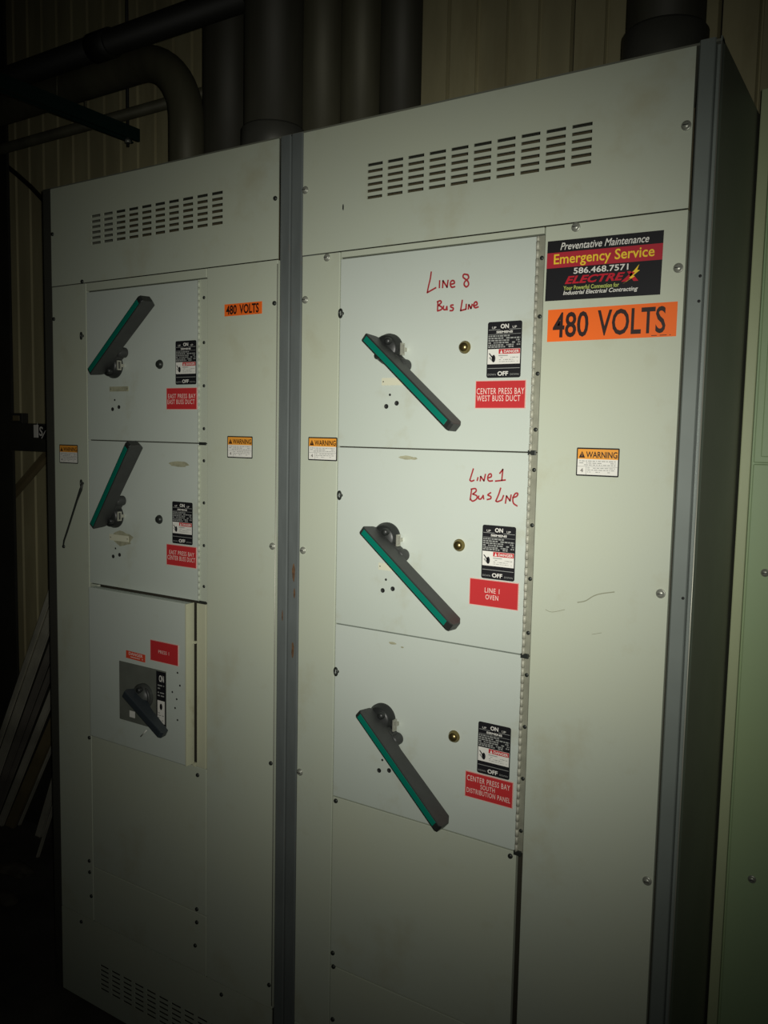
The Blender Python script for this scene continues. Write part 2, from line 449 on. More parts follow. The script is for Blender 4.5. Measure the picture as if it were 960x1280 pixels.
# ---- labels
def instr_label(x, z, parent, w=0.070, h=0.105):
    p = Plate(x, z, w, h); p.slab(0.0006, 0, r=0.004)
    W, G, R, K = 1, 2, 3, 0
    p.text('ON', .38, .62, .045, .125, W, bold=.03)
    p.text('UP', .13, .25, .085, .125, W); p.text('UP', .73, .85, .085, .125, W)
    p.rect(.03, .37, .138, .147, G); p.rect(.63, .97, .138, .147, G)
    p.text('SIEMENS', .26, .74, .165, .205, W, bold=.03)
    p.rect(.03, .97, .222, .228, G)
    for i, v in enumerate((.243, .283, .323, .363, .403, .437)):
        p.dashes(.03 if i else .03, (.66, .97, .95, .97, .97, .78)[i], v, .024, G, seed=i * 7 + 3, fill=.9)
    p.rect(.02, .97, .485, .755, W, 1)
    p.rect(.345, .965, .490, .575, R, 2)
    p.poly([(.385, .565), (.425, .50), (.465, .565)], W, 3)
    p.text('DANGER', .50, .94, .508, .56, W, k=3, bold=.02)
    # hand and sparks pictogram
    pts = [(.20 + .055 * math.cos(t), .655 + .068 * math.sin(t)) for t in [2 * PI * k / 14 for k in range(14)]]
    p.poly(pts, K, 3)
    p.poly([(.05, .56), (.08, .555), (.20, .64), (.18, .665)], K, 3)
    p.poly([(.06, .64), (.10, .62), (.18, .69), (.16, .71)], G, 3)
    p.rect(.345, .62, .597, .613, G, 3); p.dashes(.40, .93, .635, .012, G, 3, seed=5); p.dashes(.36, .80, .672, .012, G, 3, seed=9); p.dashes(.36, .92, .708, .010, G, 3, seed=11)
    p.rect(.03, .97, .825, .835, G)
    p.text('OFF', .33, .64, .885, .965, W, bold=.03)
    p.text('DOWN', .04, .28, .925, .957, G); p.text('DOWN', .70, .95, .925, .957, G)
    o = p.build('instruction_label', [M_lblack, M_lwhite, M_lgrey, M_lred], parent); o['label'] = 'black ON / OFF instruction label with a red and white danger box'
    return o
def nameplate(x, z, parent, lines, w=0.104, h=0.053, y=0.0, lab=None, right=True):
    p = Plate(x, z, w, h, y=y); p.slab(0.0016, 0, edge=1)
    p.ring(0, 1, 0, 1, .0012, 1)
    for s, u0, u1, v0, v1 in lines: p.text(s, u0, u1, v0, v1, 2, bold=.004, spacing=1.12)
    o = p.build('nameplate', [M_lred, M_pink, M_redtext], parent)
    if lab: o['label'] = lab
    return o
def warn_sticker(x, z, parent, w=0.078, h=0.051, lab=None):
    p = Plate(x, z, w, h); p.slab(0.0006, 0, r=0.002)
    p.rect(.028, .972, .05, .40, 1)
    p.rect(.028, .972, .40, .95, 2)
    p.poly([(.055, .355), (.13, .12), (.205, .355)], 3, 2)
    p.poly([(.125, .19), (.135, .19), (.135, .30), (.125, .30)], 1, 3)
    p.text('WARNING', .225, .955, .13, .355, 3, bold=.02)
    for i, v in enumerate((.455, .525, .59)): p.dashes(.07, .93, v, .028, 4, seed=21 + i)
    p.rect(.03, .97, .655, .668, 4, 2); p.rect(.235, .245, .665, .95, 4, 2)
    p.text('4', .10, .17, .73, .87, 3)
    for i, v in enumerate((.70, .77, .84)): p.dashes(.27, .92, v, .025, 4, seed=41 + i, fill=.7)
    o = p.build('warning_sticker', [M_lblack, M_warn, M_lwhite, M_brown, M_lgrey], parent)
    o['label'] = 'orange and white WARNING sticker in a black border'
    return o
def volts_label(x, z, w, h, parent, bold=.018, rot=0.0):
    p = Plate(x, z, w, h, rot=rot); p.slab(0.0005, 0)
    p.text('480', .045, .335, .10, .89, 1, bold=bold); p.text('VOLTS', .405, .92, .10, .89, 1, bold=bold)
    p.dashes(.82, .97, .94, .02, 1, seed=3)
    o = p.build('voltage_sticker', [M_lor, M_brown], parent); o['label'] = 'orange 480 VOLTS sticker'
    return o
def blob(mb, x, z, a, b, y, seed, mi=0):
    r = random.Random(seed); n = 18
    mb.face([(x + a * math.cos(t) * r.uniform(.75, 1.1), y, z + b * math.sin(t) * r.uniform(.75, 1.1)) for t in [2 * PI * k / n for k in range(n)]], mi)

ZH, ZR0, ZR1, ZR2, ZR3, ZR4, ZB = 2.027, 2.012, 1.6165, 1.2295, 0.8370, 0.4380, 0.258
# ================================================================== RIGHT SECTION
right = empty('switchboard_section', (-0.75, 0, 0), 'grey switchboard section nearer the camera, with large orange 480 VOLTS and black service stickers', 'electrical cabinet')
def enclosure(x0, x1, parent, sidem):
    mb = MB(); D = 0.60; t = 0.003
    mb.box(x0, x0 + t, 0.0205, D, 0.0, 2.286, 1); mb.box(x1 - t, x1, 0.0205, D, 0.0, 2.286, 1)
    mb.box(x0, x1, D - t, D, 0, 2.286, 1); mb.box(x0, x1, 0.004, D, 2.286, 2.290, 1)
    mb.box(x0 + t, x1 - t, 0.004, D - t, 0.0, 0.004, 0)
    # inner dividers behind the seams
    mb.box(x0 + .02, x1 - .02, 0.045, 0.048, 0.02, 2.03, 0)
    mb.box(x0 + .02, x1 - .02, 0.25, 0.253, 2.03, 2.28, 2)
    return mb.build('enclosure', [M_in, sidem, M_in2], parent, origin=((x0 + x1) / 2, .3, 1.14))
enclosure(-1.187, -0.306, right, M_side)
def post(x0, x1, parent, m, ridge=None, z1=2.289):
    """rolled steel corner post, profile extruded upward"""
    if ridge == 'right':
        poly = [(x0, .006), (x0 + .003, .002), (x1 - .0115, .002), (x1 - .0100, .004), (x1 - .0095, .016), (x1 - .0028, .016), (x1 - .0024, .002), (x1 - .0004, .002), (x1, .004), (x1, .020), (x0, .020)]
    else:
        poly = [(x0, .004), (x0 + .003, .003), (x1 - .003, .003), (x1, .004), (x1, .052), (x0, .052)]
    mb = MB(); mb.prism([(a, b, 0) for a, b in poly], (0, 0, 0.001), (0, 0, z1))
    return mb.build('corner_post', m, parent, origin=((x0 + x1) / 2, .02, 0))
post(-1.1885, -1.1575, right, M_post)
rp = post(-0.3425, -0.306, right, M_sidepost, 'right', 2.293); rp['label'] = 'slate grey corner post with a dark groove and a bright edge'
mb = MB(); mb.tube([(-0.3068, .0022, .01), (-0.3068, .0022, 2.285)], .0011, 8)
mb.build('worn_edge', M_steel, rp, origin=(-.307, 0, 1.1))
for pz in (1.916, 1.875, 1.375): place('pin', mk_pin, rp, (-0.321, 0.002, pz))

XL, XD0, XD1, XS0, XR = -1.1545, -1.052, -0.6085, -0.596, -0.3445
vp = vented('header_panel', XL, XR, ZH, 2.286, -0.987, -0.515, 2.125, 2.196, right)
for q in ((858, 157),): 
    a = F(*q); place('screw', mk_screw, vp, (a[0], 0, a[1]))
a = F(380, 238); place('screw', mk_screw, vp, (a[0] + .004, 0, a[1]))
ls = panel('side_panel', XL, XD0, ZB, ZH, right)
for q in ((409, 322), (380, 375), (379, 688), (375, 965)):
    a = F(*q); place('screw', mk_screw, ls, (max(a[0], XL + .0105), 0, a[1]))
rs = panel('side_panel', XS0, XR, ZB, ZH, right)
for q in ((720, 284), (848, 335), (826, 742), (809, 1101)):
    a = F(*q); place('screw', mk_screw, rs, (a[0], 0, a[1]))
for pts_, wd_ in ((((722, 753), (732, 751), (742, 745), (752, 742), (768, 740)), .0020), (((682, 762), (690, 765), (706, 762)), .0011), (((740, 793), (752, 791)), .0009)):
    mb = MB(); ribbon(mb, [F(*q) for q in pts_], wd_, -0.0002); c = F(*pts_[0])
    mb.build('scuff_mark', M_scuff, rs, origin=(c[0], 0, c[1]), fix=False)
panel('top_rail', XD0, XS0, ZR0 + .001, ZH, right)
bp = panel('base_panel', XL, XR, 0.004, ZB, right)

red_lines = {
 1: [('CENTER PRESS BAY', .03, .975, .27, .49), ('WEST BUSS DUCT', .035, .90, .53, .74)],
 2: [('LINE 1', .32, .62, .30, .48), ('OVEN', .34, .60, .55, .73)],
 3: [('CENTER PRESS BAY', .04, .94, .14, .35), ('SOUTH', .33, .63, .40, .58), ('DISTRIBUTION PANEL', .04, .95, .63, .82)],
 4: [('EAST PRESS BAY', .06, .96, .28, .49), ('EAST BUSS DUCT', .04, .93, .54, .75)],
 5: [('EAST PRESS BAY', .10, .93, .27, .47), ('CENTER BUSS DUCT', .04, .96, .52, .73)],
 6: [('PRESS 1', .30, .68, .42, .58)],
}
hs_r = [1.971, 1.866, 1.762, 1.659, 1.584, 1.480, 1.378, 1.274, 1.192, 1.090, 0.987, 0.882]
rows = [(ZR1, ZR0), (ZR2, ZR1), (ZR3, ZR2)]
knobs_r = [(-0.752, 1.816), (-0.752, 1.429), (-0.751, 1.039)]
levers_r = [(-39.4, -.162, -.006), (-36.6, -.158, -.006), (-40.5, -.162, -.004)]
rings_r = [(427, 392), (425.5, 619), (421, 839)]
on_r = [(-.704, 1.861), (-.702, 1.474), (-.698, 1.082)]
np_r = [(-.726, 1.751), (-.726, 1.367), (-.723, .975)]
names_r = ['top switch door with Line 8 Bus Line written in red marker', 'middle switch door with Line 1 Bus Line written in red marker', 'bottom switch door without marker writing']
def door(x0, x1, z0, z1, parent, knob, kmk, ring, on, npl, lines, lev, lab, y0=0.0, key='door'):
    d = panel('door', x0, x1, z0, z1, parent, M_door, bevel=0.0014); d['label'] = lab
    place('knob' if kmk is mk_knob else 'dknob', kmk, d, (knob[0], 0, knob[1]))
    if ring: place('ring', mk_ring, d, (F(*ring)[0] , 0, F(*ring)[1]))
    instr_label(on[0], on[1], d)
    nameplate(npl[0], npl[1], d, lines)
    return d
doors_r = []
for i in range(3):
    d = door(XD0, XD1, rows[i][0], rows[i][1], right, knobs_r[i], mk_knob, rings_r[i], on_r[i], np_r[i], red_lines[i + 1], None, names_r[i])
    doors_r.append(d)
    kx, kz = knobs_r[i]; ang, dx, dz = levers_r[i]
    place('handle', mk_handle, right, (kx + dx, 0, kz + dz), math.radians(-ang))
    place('hasp', mk_hasp, right, (kx - .1325, 0, kz))
    hinge(XD1 + .0005, 0.0125, rows[i][0], rows[i][1], right, hs_r[4 * i:4 * i + 4], M_leaf)
    mb = MB(); mb.box(XD1 - .004, XS0 - .001, -0.0045, 0.001, rows[i][0] - .005, rows[i][0] + .004)
    mb.build('hinge_stop', M_darkscrew, right, origin=(XD1, 0, rows[i][0]), bevel=.0006)
# rust spots on the centre post
M_rust = mat('rust', (0.16, 0.085, 0.04), .8, var=.5, vscale=80)
for k, (q, a_, b_) in enumerate((((366, 716), .0045, .022), ((367, 742), .003, .012), ((365, 812), .004, .020), ((352, 770), .002, .014))):
    c = F(*q); mb = MB(); blob(mb, c[0], c[1], a_, b_, .0027, 11 + k)
    mb.build('rust_spot', M_rust, right if q[0] > 362 else right, origin=(c[0], .0027, c[1]), fix=False)
# small cream plates and drilled holes below the handles
def small_plate(x0, x1, z0, z1, parent, m=None, two=True):
    p = Plate(x0, z1, x1 - x0, z1 - z0); p.slab(0.0012, 0)
    for u in ((.06, .94) if two else (.06,)):
        p.poly([(u + .022 * math.cos(t), .5 + .10 * math.sin(t)) for t in [2 * PI * k / 10 for k in range(10)]], 1)
    return p.build('legend_plate', [m or M_cream, M_hole], parent)
small_plate(-0.9415, -0.877, 1.7455, 1.7605, doors_r[0])
small_plate(-0.9405, -0.877, 1.361, 1.3755, doors_r[1])
for d, qs in ((doors_r[0], ((483, 508), (496, 504))), (doors_r[1], ((478.5, 738), (491, 736))), (doors_r[2], ((474, 963), (486.5, 963)))):
    for q in qs:
        a = F(*q); place('hole', mk_hole, d, (a[0], 0, a[1]))
for d, q in ((doors_r[0], (487.5, 493.5)), (doors_r[1], (482.5, 724.5)), (doors_r[2], (478, 950))):
    a = F(*q); place('pin', mk_pin, d, (a[0], 0, a[1]))
# red marker writing
def strokes(S, ox, oy, sc, parent, name_lab, wd=0.0030):
    for (a, b), lb in zip(name_lab[0], name_lab[1]):
        mb = MB()
        for st in S[a:b]: ribbon(mb, [F(ox + p[0] / sc, oy + p[1] / sc) for p in st], wd, -0.00035)
        c = F(ox + S[a][0][0] / sc, oy + S[a][0][1] / sc)
        o = mb.build('marker_writing', M_marker, parent, origin=(c[0], 0, c[1]), fix=False); o['label'] = lb
strokes([[(115, 120), (108, 170), (95, 225), (85, 275)], [(85, 275), (115, 258), (150, 238)], [(178, 185), (176, 238)],
         [(200, 238), (203, 185)], [(203, 185), (234, 235)], [(234, 235), (241, 182)],
         [(262, 212), (288, 205), (284, 187), (267, 187), (258, 210), (268, 234), (292, 230)],
         [(385, 140), (360, 138), (355, 160), (388, 188), (395, 215), (378, 232), (362, 215), (368, 192), (395, 165), (390, 143), (383, 140)],
         [(165, 340), (162, 410)], [(160, 344), (182, 336), (190, 350), (168, 370)], [(168, 370), (194, 384), (190, 402), (162, 412)],
         [(208, 375), (206, 398), (224, 402), (232, 378)], [(232, 378), (234, 405)],
         [(280, 368), (264, 370), (262, 382), (280, 392), (275, 408), (255, 410)],
         [(348, 332), (335, 410)], [(335, 410), (372, 400)], [(378, 362), (375, 400)],
         [(393, 398), (397, 365)], [(397, 365), (413, 394)], [(413, 394), (422, 362)],
         [(430, 374), (458, 365), (454, 345), (440, 350), (434, 372), (445, 388), (468, 382)]],
        520, 320, 6.0, doors_r[0], (((0, 8), (8, 99)), ('red marker words Line 8', 'red marker words Bus Line')), 0.0033)
strokes([[(190, 140), (172, 200), (152, 262)], [(152, 262), (168, 275), (198, 265)], [(240, 235), (232, 268)],
         [(265, 272), (270, 222)], [(270, 222), (306, 272)], [(306, 272), (322, 200)],
         [(350, 240), (385, 225), (383, 197), (360, 202), (346, 240), (360, 272), (400, 270)],
         [(478, 190), (512, 145)], [(512, 145), (500, 265)], [(430, 274), (540, 262)],
         [(172, 360), (155, 480)], [(165, 362), (212, 356), (220, 385), (182, 415)], [(182, 415), (228, 435), (223, 470), (182, 492), (160, 470)],
         [(250, 435), (246, 463), (272, 468), (298, 430)], [(298, 430), (303, 470)],
         [(380, 400), (348, 425), (380, 442), (378, 465), (340, 475)],
         [(488, 350), (466, 420), (435, 490)], [(435, 490), (455, 498), (500, 480)], [(520, 430), (500, 480)],
         [(540, 515), (552, 435)], [(552, 435), (590, 490)], [(590, 490), (602, 425)],
         [(618, 455), (662, 440), (675, 410), (648, 410), (622, 460), (628, 515), (668, 545)]],
        570, 570, 8.727, doors_r[1], (((0, 10), (10, 99)), ('red marker words Line 1', 'red marker words Bus Line')), 0.0031)
# faint residue patches on the doors
def residue(parent, items, y=-0.0003, m=None):
    mb = MB()
    for i, (px, py, a, b) in enumerate(items):
        c = F(px, py); blob(mb, c[0], c[1], a, b, y - .00003 * i, 90 + i + int(px))
    c = F(items[0][0], items[0][1])
    mb.build('residue_patch', m or M_glue, parent, origin=(c[0], 0, c[1]), fix=False)
residue(doors_r[1], [(508, 572, .018, .004), (516, 573, .012, .003)])
residue(doors_r[2], [(491, 804, .010, .003), (503, 809, .004, .002)])
# lower right: blank panel with a dark open slot beside it
bl = panel('blank_panel', XD0, XD1 + .001, ZR4, ZR3, right)
for q in ((420, 1001), (638, 1070), (416, 1191)):
    a = F(*q); place('dscrew', mk_dscrew, bl, (max(a[0], XD0 + .008), 0, a[1]))
bl2 = panel('blank_panel', XD0, XD1 + .001, ZB, ZR4, right)
for q in ((417, 1208), (416, 1274)):
    a = F(*q); place('dscrew', mk_dscrew, bl2, (max(a[0], XD0 + .008), 0, a[1]))
a = F(429, 259)
mb = MB(); blob(mb, a[0], a[1], .002, .007, -.0003, 3); mb.build('paint_chip', M_darkscrew, vp, origin=(a[0], 0, a[1]), fix=False)

# stickers on the right side panel
warn_sticker(-0.519, 1.628, rs)
warn_sticker(-1.131, 1.636, ls)
volts_label(-0.584, 1.8765, 0.2295, 0.0575, rs)
def service_sticker(x, z, parent):
    p = Plate(x, z, 0.2065, 0.1065, rot=-0.012); p.slab(0.0005, 0)
    p.rect(0, 1, .200, .455, 1)
    dsc = (-.21, .75)
    p.text('Preventative Maintenance', .12, .885, .045, .165, 2, bold=.008, shear=.28)
    p.text('Emergency Service', .065, .935, .225, .445, 3, bold=.012)
    p.text('586.468.7571', .25, .725, .475, .575, 2, bold=.015)
    p.text('ELECTRE', .175, .70, .605, .735, 4, bold=.035, shear=.35, spacing=1.05)
    p.poly([(.715, .60), (.745, .60), (.815, .76), (.775, .76)], 4, 2)
    p.poly([(.80, .60), (.765, .60), (.67, .76), (.715, .76)], 4, 2)
    p.poly([(.815, .50), (.765, .615), (.785, .625), (.735, .71), (.752, .715), (.675, .805), (.785, .685), (.768, .675), (.822, .595), (.800, .588)], 3, 3)
    p.text('Your Powerful Connection for', .165, .655, .765, .835, 5, bold=.02)
    p.text('Industrial Electrical Contracting', .165, .815, .845, .935, 2, bold=.015, shear=.25)
    o = p.build('service_sticker', [M_lblack, M_band, M_lwhite, M_yel, mat('sticker_logo_red', (.50, .015, .03), .4), mat('sticker_pale_green', (.45, .52, .12), .4)], parent)
    o['label'] = 'black and red contractor service sticker with yellow lettering'
service_sticker(-0.5895, 1.999, rs)

# ================================================================== LEFT SECTION
left = empty('switchboard_section', (-1.62, 0, 0), 'grey switchboard section farther left, with small orange voltage sticker and boxed lower door', 'electrical cabinet')
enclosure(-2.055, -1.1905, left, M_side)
post(-2.055, -2.019, left, mat('dark_grey_post', (.05, .05, .04), .6))  # left outer post in a darker grey than the other posts
post(-1.2190, -1.1905, left, M_post)
YL, YD0, YD1, YS0, YR = -2.017, -1.874, -1.463, -1.438, -1.2215
vl = vented('header_panel', YL, YR, ZH, 2.286, -1.850, -1.388, 2.122, 2.197, left)
a = F(344.5, 248); place('dscrew', mk_dscrew, vl, (YR - .009, 0, a[1]))
a = F(65, 293); place('dscrew', mk_dscrew, vl, (YL + .008, 0, a[1]))
l1 = panel('side_panel', YL, YD0, ZB, ZH, left)
for q in ((103, 352), (66, 399), (112, 922), (112, 1076), (112.5, 1090), (114.5, 1120), (80, 683)):
    a = F(*q); place('dscrew', mk_dscrew, l1, (min(max(a[0], YL + .008), YD0 - .008), 0, a[1]))
l2 = panel('side_panel', YS0, YR, ZB, ZH, left)
for q in ((344.5, 379), (342.5, 683), (339, 954), (334.5, 1230)):
    a = F(*q)
    if q[1] == 683: place('screw', mk_screw, l2, (YR - .0095, 0, a[1]))
    else: place('dscrew', mk_dscrew, l2, (YR - .009, 0, a[1]))
mb = MB(); mb.tube([(YR - .0012, -.0002, ZB + .01), (YR - .0012, -.0002, ZH - .01)], .0011, 8)
mb.build('folded_edge', M_steel, l2, origin=(YR, 0, 1.1))
panel('top_rail', YD0, YS0, 2.004, ZH, left)
# inner box row doors
hs_l = [1.959, 1.854, 1.752, 1.650, 1.573, 1.471, 1.367, 1.266]
rows_l = [(1.6145, 2.003), (1.2265, 1.6145)]
knobs_l = [(-1.597, 1.807), (-1.601, 1.420)]
levers_l = [(36.0, -.157, .008), (51.0, -.158, .008)]
on_l = [(-1.542, 1.861), (-1.555, 1.469)]
np_l = [(-1.573, 1.7485), (-1.575, 1.3605)]
rings_l = [(103, 420), None]
names_l = ['top door of the left section, lever turned up', 'second door of the left section, lever turned up past the door edge']
doors_l = []
for i in range(2):
    d = door(YD0, YD1, rows_l[i][0], rows_l[i][1], left, knobs_l[i], mk_dknob, None, on_l[i], np_l[i], red_lines[4 + i], None, names_l[i])
    doors_l.append(d)
    kx, kz = knobs_l[i]; ang, dx, dz = levers_l[i]
    place('handle', mk_handle, left, (kx + dx, 0, kz + dz), math.radians(-ang))
    place('hasp', mk_hasp, left, (kx - .1325, 0, kz))
    hinge(YD1 + .0005, 0.0245, rows_l[i][0], rows_l[i][1], left, hs_l[4 * i:4 * i + 4], M_panel, r=.0026, km=M_panel)
    mb = MB(); mb.box(YD1 + .002, YS0 - .001, -0.003, 0.001, rows_l[i][0] - .004, rows_l[i][0] + .003)
    mb.build('hinge_stop', M_darkscrew, left, origin=(YD1, 0, rows_l[i][0]), bevel=.0006)
a = F(103, 420); place('ring', mk_ring, l1, (a[0], 0, a[1]))
a = F(103, 604); place('ring', mk_ring, l1, (a[0], 0, a[1]))
small_plate(-1.784, -1.712, 1.742, 1.7545, doors_l[0], M_glue)
small_plate(-1.790, -1.716, 1.352, 1.368, doors_l[1], M_cream)
residue(doors_l[1], [(152, 673, .045, .020)])
residue(doors_l[1], [(224, 580, .040, .008)])
for d, qs in ((doors_l[0], ((140.9, 511.5), (148.8, 508.8))), (doors_l[1], ((141.7, 695.5), (149.6, 693.5)))):
    for q in qs:
        a = F(*q); place('hole', mk_hole, d, (a[0], 0, a[1]))
for d, q in ((doors_l[0], (143.5, 500)), (doors_l[1], (144.5, 685.5))):
    a = F(*q); place('pin', mk_pin, d, (a[0], 0, a[1]))
warn_sticker(-1.371, 1.634, l2); warn_sticker(-1.994, 1.600, l1)
volts_label(-1.381, 1.9385, 0.114, 0.0275, l2, bold=.03)

# third door: a shallow box standing out from the front
BX0, BX1, BZ0, BZ1, BY = -1.848, -1.4815, 0.812, 1.222, -0.025
mb = MB(); mb.box(BX0, BX1, BY, 0.0, BZ0, BZ1)
d3 = mb.build('door', M_door, left, origin=((BX0 + BX1) / 2, BY, (BZ0 + BZ1) / 2), bevel=0.0025); d3['label'] = 'raised box door with a small rotary lever, low in the left section'
mb = MB(); mb.box(BX1 - .0035, BX1 + .0008, BY - .0012, 0.001, BZ0, BZ1)
mb.build('edge_trim', M_trim, d3, origin=(BX1, BY, 1.0), bevel=.0006)
panel('backing_panel', YD0, BX0 + .01, BZ0 - .004, rows_l[1][0], left, t=.008)
mb = MB(); mb.box(-1.470, YS0 - .002, -0.0015, 0.006, 0.806, 1.222)
cs = mb.build('cover_strip', M_trim, left, origin=(-1.457, 0, 1.0), bevel=.001); cs['label'] = 'narrow cream strip beside the raised door'
mb = MB(); mb.box(BX1 + .0012, -1.4705, 0.006, 0.02, 0.806, 1.222); mb.build('gap_shade_fill', M_in, left, origin=(-1.476, 0, 1.0))
mb = MB(); mb.box(BX1 + .001, -1.473, -0.006, 0.002, 0.806, 0.815); mb.box(BX1 + .001, -1.473, -0.004, 0.002, 1.12, 1.126); mb.build('slot_bracket', M_trim, left, origin=(-1.476, 0, .81))
# mechanism plate of the third door
px0, px1, pz0, pz1 = -1.726, -1.552, 0.885, 1.041
M_pl = mat('grey_mechanism_plate', (0.20, 0.215, 0.18), 0.4, metal=.3, var=.15, vscale=20)
p = Plate(px0, pz1, px1 - px0, pz1 - pz0, y=BY); p.slab(0.0014, 0)
p.rect(.80, 1.0, .02, .98, 1, 1)
p.text('ON', .86, .96, .08, .19, 2, k=3, bold=.02)
for i, v in enumerate((.24, .29, .36, .41)): p.dashes(.83, .97, v, .02, 3, seed=70 + i, fill=.8)
p.rect(.825, .975, .50, .88, 2, 3); 
p.poly([(.90 + .028 * math.cos(t), .60 + .055 * math.sin(t)) for t in [2 * PI * k / 12 for k in range(12)]], 1, 5)
for i, v in enumerate((.70, .74, .78, .82)): p.dashes(.835, .965, v, .014, 3, 5, seed=80 + i)
p.text('OFF', .85, .96, .91, .96, 2)
mp = p.build('mechanism_plate', [M_pl, M_lblack, M_lwhite, M_lgrey], d3); mp['label'] = 'grey plate with a black ON legend strip'
nameplate(-1.612 + .004, 1.1155, d3, red_lines[6], w=.0995, h=.0535, y=BY, lab='red engraved nameplate reading PRESS 1')
M_dang = mat('danger_tape_red', (0.66, 0.07, 0.03), .45)
p = Plate(-1.700, 1.073, 0.072, 0.020, y=BY, rot=-.02); p.slab(0.0006, 0)
p.text('DANGER', .15, .88, .10, .50, 1, bold=.02); p.dashes(.12, .9, .66, .12, 1, seed=2)
o = p.build('danger_sticker', [M_dang, M_redtext], d3); o['label'] = 'small orange red DANGER strip'
for q in ((222, 841), (225, 857), (215.5, 865), (221, 874), (219, 885), (222, 900)):
    a = F(q[0], q[1], BY); place('pin', mk_pin, d3, (a[0], BY, a[1]))
p = Plate(-1.687, 0.915, 0.020, 0.017, y=BY - .0016); p.slab(0.0004, 0); o = p.build('paper_tag', [M_lwhite], d3)
# small rotary lever
def mk_small(parent):
    A = Vector(F(152, 866, -.078)); B = Vector(F(199, 921, -.084)); c = F(173, 869, -.055)
    dv = (B - A); L = dv.length; ang = math.atan2(dv.y, dv.x); t0 = 0.030
    p0 = Vector((A.x + t0 * dv.x / L, BY - .0014, A.y + t0 * dv.y / L))
    mb = MB(); hw = .0095
    bar_profile(mb, [(-.030, .040), (-.026, .050), (L - t0 - .006, .054), (L - t0, .048), (L - t0 - .002, .030), (.05, .022), (.024, .010), (-.022, .010)], -hw, hw)
    for i in range(len(mb.v)): mb.v[i] = mb.v[i] + p0
    h = mb.build('operating_handle', mat('slate_black_plastic', (.028, .036, .042), .4), parent, origin=p0, bevel=.002)
    h.rotation_euler = (0, -ang, 0); h['label'] = 'short slate black rotary lever without a green strip'
    mb = MB(); mb.lathe_y(p0, [(.032, 0), (.032, .010), (.027, .016), (.020, .024), (.003, .026)], 30)
    mb.build('pivot_hub', mat('dark_grey_plastic', (.05, .055, .05), .45), h, origin=p0)
    mb = MB(); q = p0 + Vector((-.004, -.018, .022)); mb.lathe_y(q, [(.0075, 0), (.0075, .010), (.005, .013), (.001, .0135)], 16)
    mb.build('boss', M_black, h, origin=p0)
    mb = MB()
    arc = [p0 + Vector((.034 * math.cos(t), -.016, .034 * math.sin(t))) for t in [math.radians(10 + 9 * k) for k in range(9)]]
    mb.tube(arc, [.001, .003, .004, .004, .004, .004, .004, .003, .001], 8)
    mb.build('guard_fin', M_grey, h, origin=p0)
    return h
hsmall = mk_small(left)
mb = MB(); a0 = F(176, 920.5, -.06); a1 = F(183, 913, -.075)
mb.tube([(a0[0], -.06, a0[1]), (a1[0], -.075, a1[1])], .0014, 8)
mb.build('wire_tie', M_lwhite, left, origin=(a1[0], -.075, a1[1]))
b1 = panel('blank_panel', YD0, YS0, 0.4205, 0.806, left)
for q in ((248, 969), (247, 1138)):
    a = F(*q); place('dscrew', mk_dscrew, b1, (a[0] - .002, 0, a[1] + (.003 if q[1] > 1100 else 0)))
b2 = panel('blank_panel', YD0, YS0, ZB, 0.4205, left)
for q in ((247, 1153), (245, 1182)):
    a = F(*q); place('dscrew', mk_dscrew, b2, (a[0] - .002, 0, a[1]))
vb = vented('base_panel', YL, YR, 0.004, ZB, -1.850, -1.388, 0.064, 0.140, left)
for q in ((102, 1152), (277, 1243)):
    a = F(*q); place('dscrew', mk_dscrew, vb, (a[0], 0, a[1] if a[1] < ZB - .01 else ZB - .014))

# wire strap hanging from the ring of the left section
mb = MB(); pts = []
for k, q in enumerate(((103.5, 603), (101, 612), (96, 626), (90, 645), (84, 664), (80, 676), (79, 683))):
    a = F(q[0], q[1], -.011); pts.append((a[0], -.011, a[1]))
mb.tube(pts, [.0020, .0042, .0028, .0026, .0026, .0024, .0018], 8)
tag(mb.build('wire_strap', M_wire, None, origin=pts[0]), 'thin black wire strap hanging slanted from a ring on the left cabinet edge', 'strap')

# ================================================================== GREEN CABINET at the right
gx0, gx1, gy = -0.301, 0.55, 0.352
g = empty('switchboard_section', (0.12, .5, 0), 'olive green cabinet at the right edge, set back beside the dark cabinet side', 'electrical cabinet')
mb = MB(); mb.box(gx0, gx1, gy + .014, .77, 0.0, 2.33); mb.build('enclosure', M_gcab, g, origin=(.12, .55, 1.1), bevel=.002)
mb = MB(); mb.box(gx0, -0.2805, gy, gy + .014, 0.002, 2.33); mb.build('frame_strip', M_gtrim, g, origin=(-.29, gy, 1.1), bevel=.002)
d1 = MB(); d1.box(-0.2755, gx1, gy, gy + .014, 1.603, 2.33); dg = d1.build('door', M_gcab, g, origin=(.1, gy, 1.9), bevel=.002)
d1 = MB(); d1.box(-0.2755, gx1, gy, gy + .014, 0.002, 1.600); dg2 = d1.build('door', M_gcab, g, origin=(.1, gy, .8), bevel=.002)
d1 = MB(); d1.box(-0.2620, gx1 - .02, gy - .004, gy, 1.615, 2.25); d1.build('raised_panel', M_gcab, dg, origin=(.1, gy, 1.9), bevel=.003)
for q, dd in (((956.5, 716), dg2), ((940, 1099), dg2)):
    a = F(q[0], q[1], gy); place('screw', mk_screw, dd, (a[0], gy, a[1]))

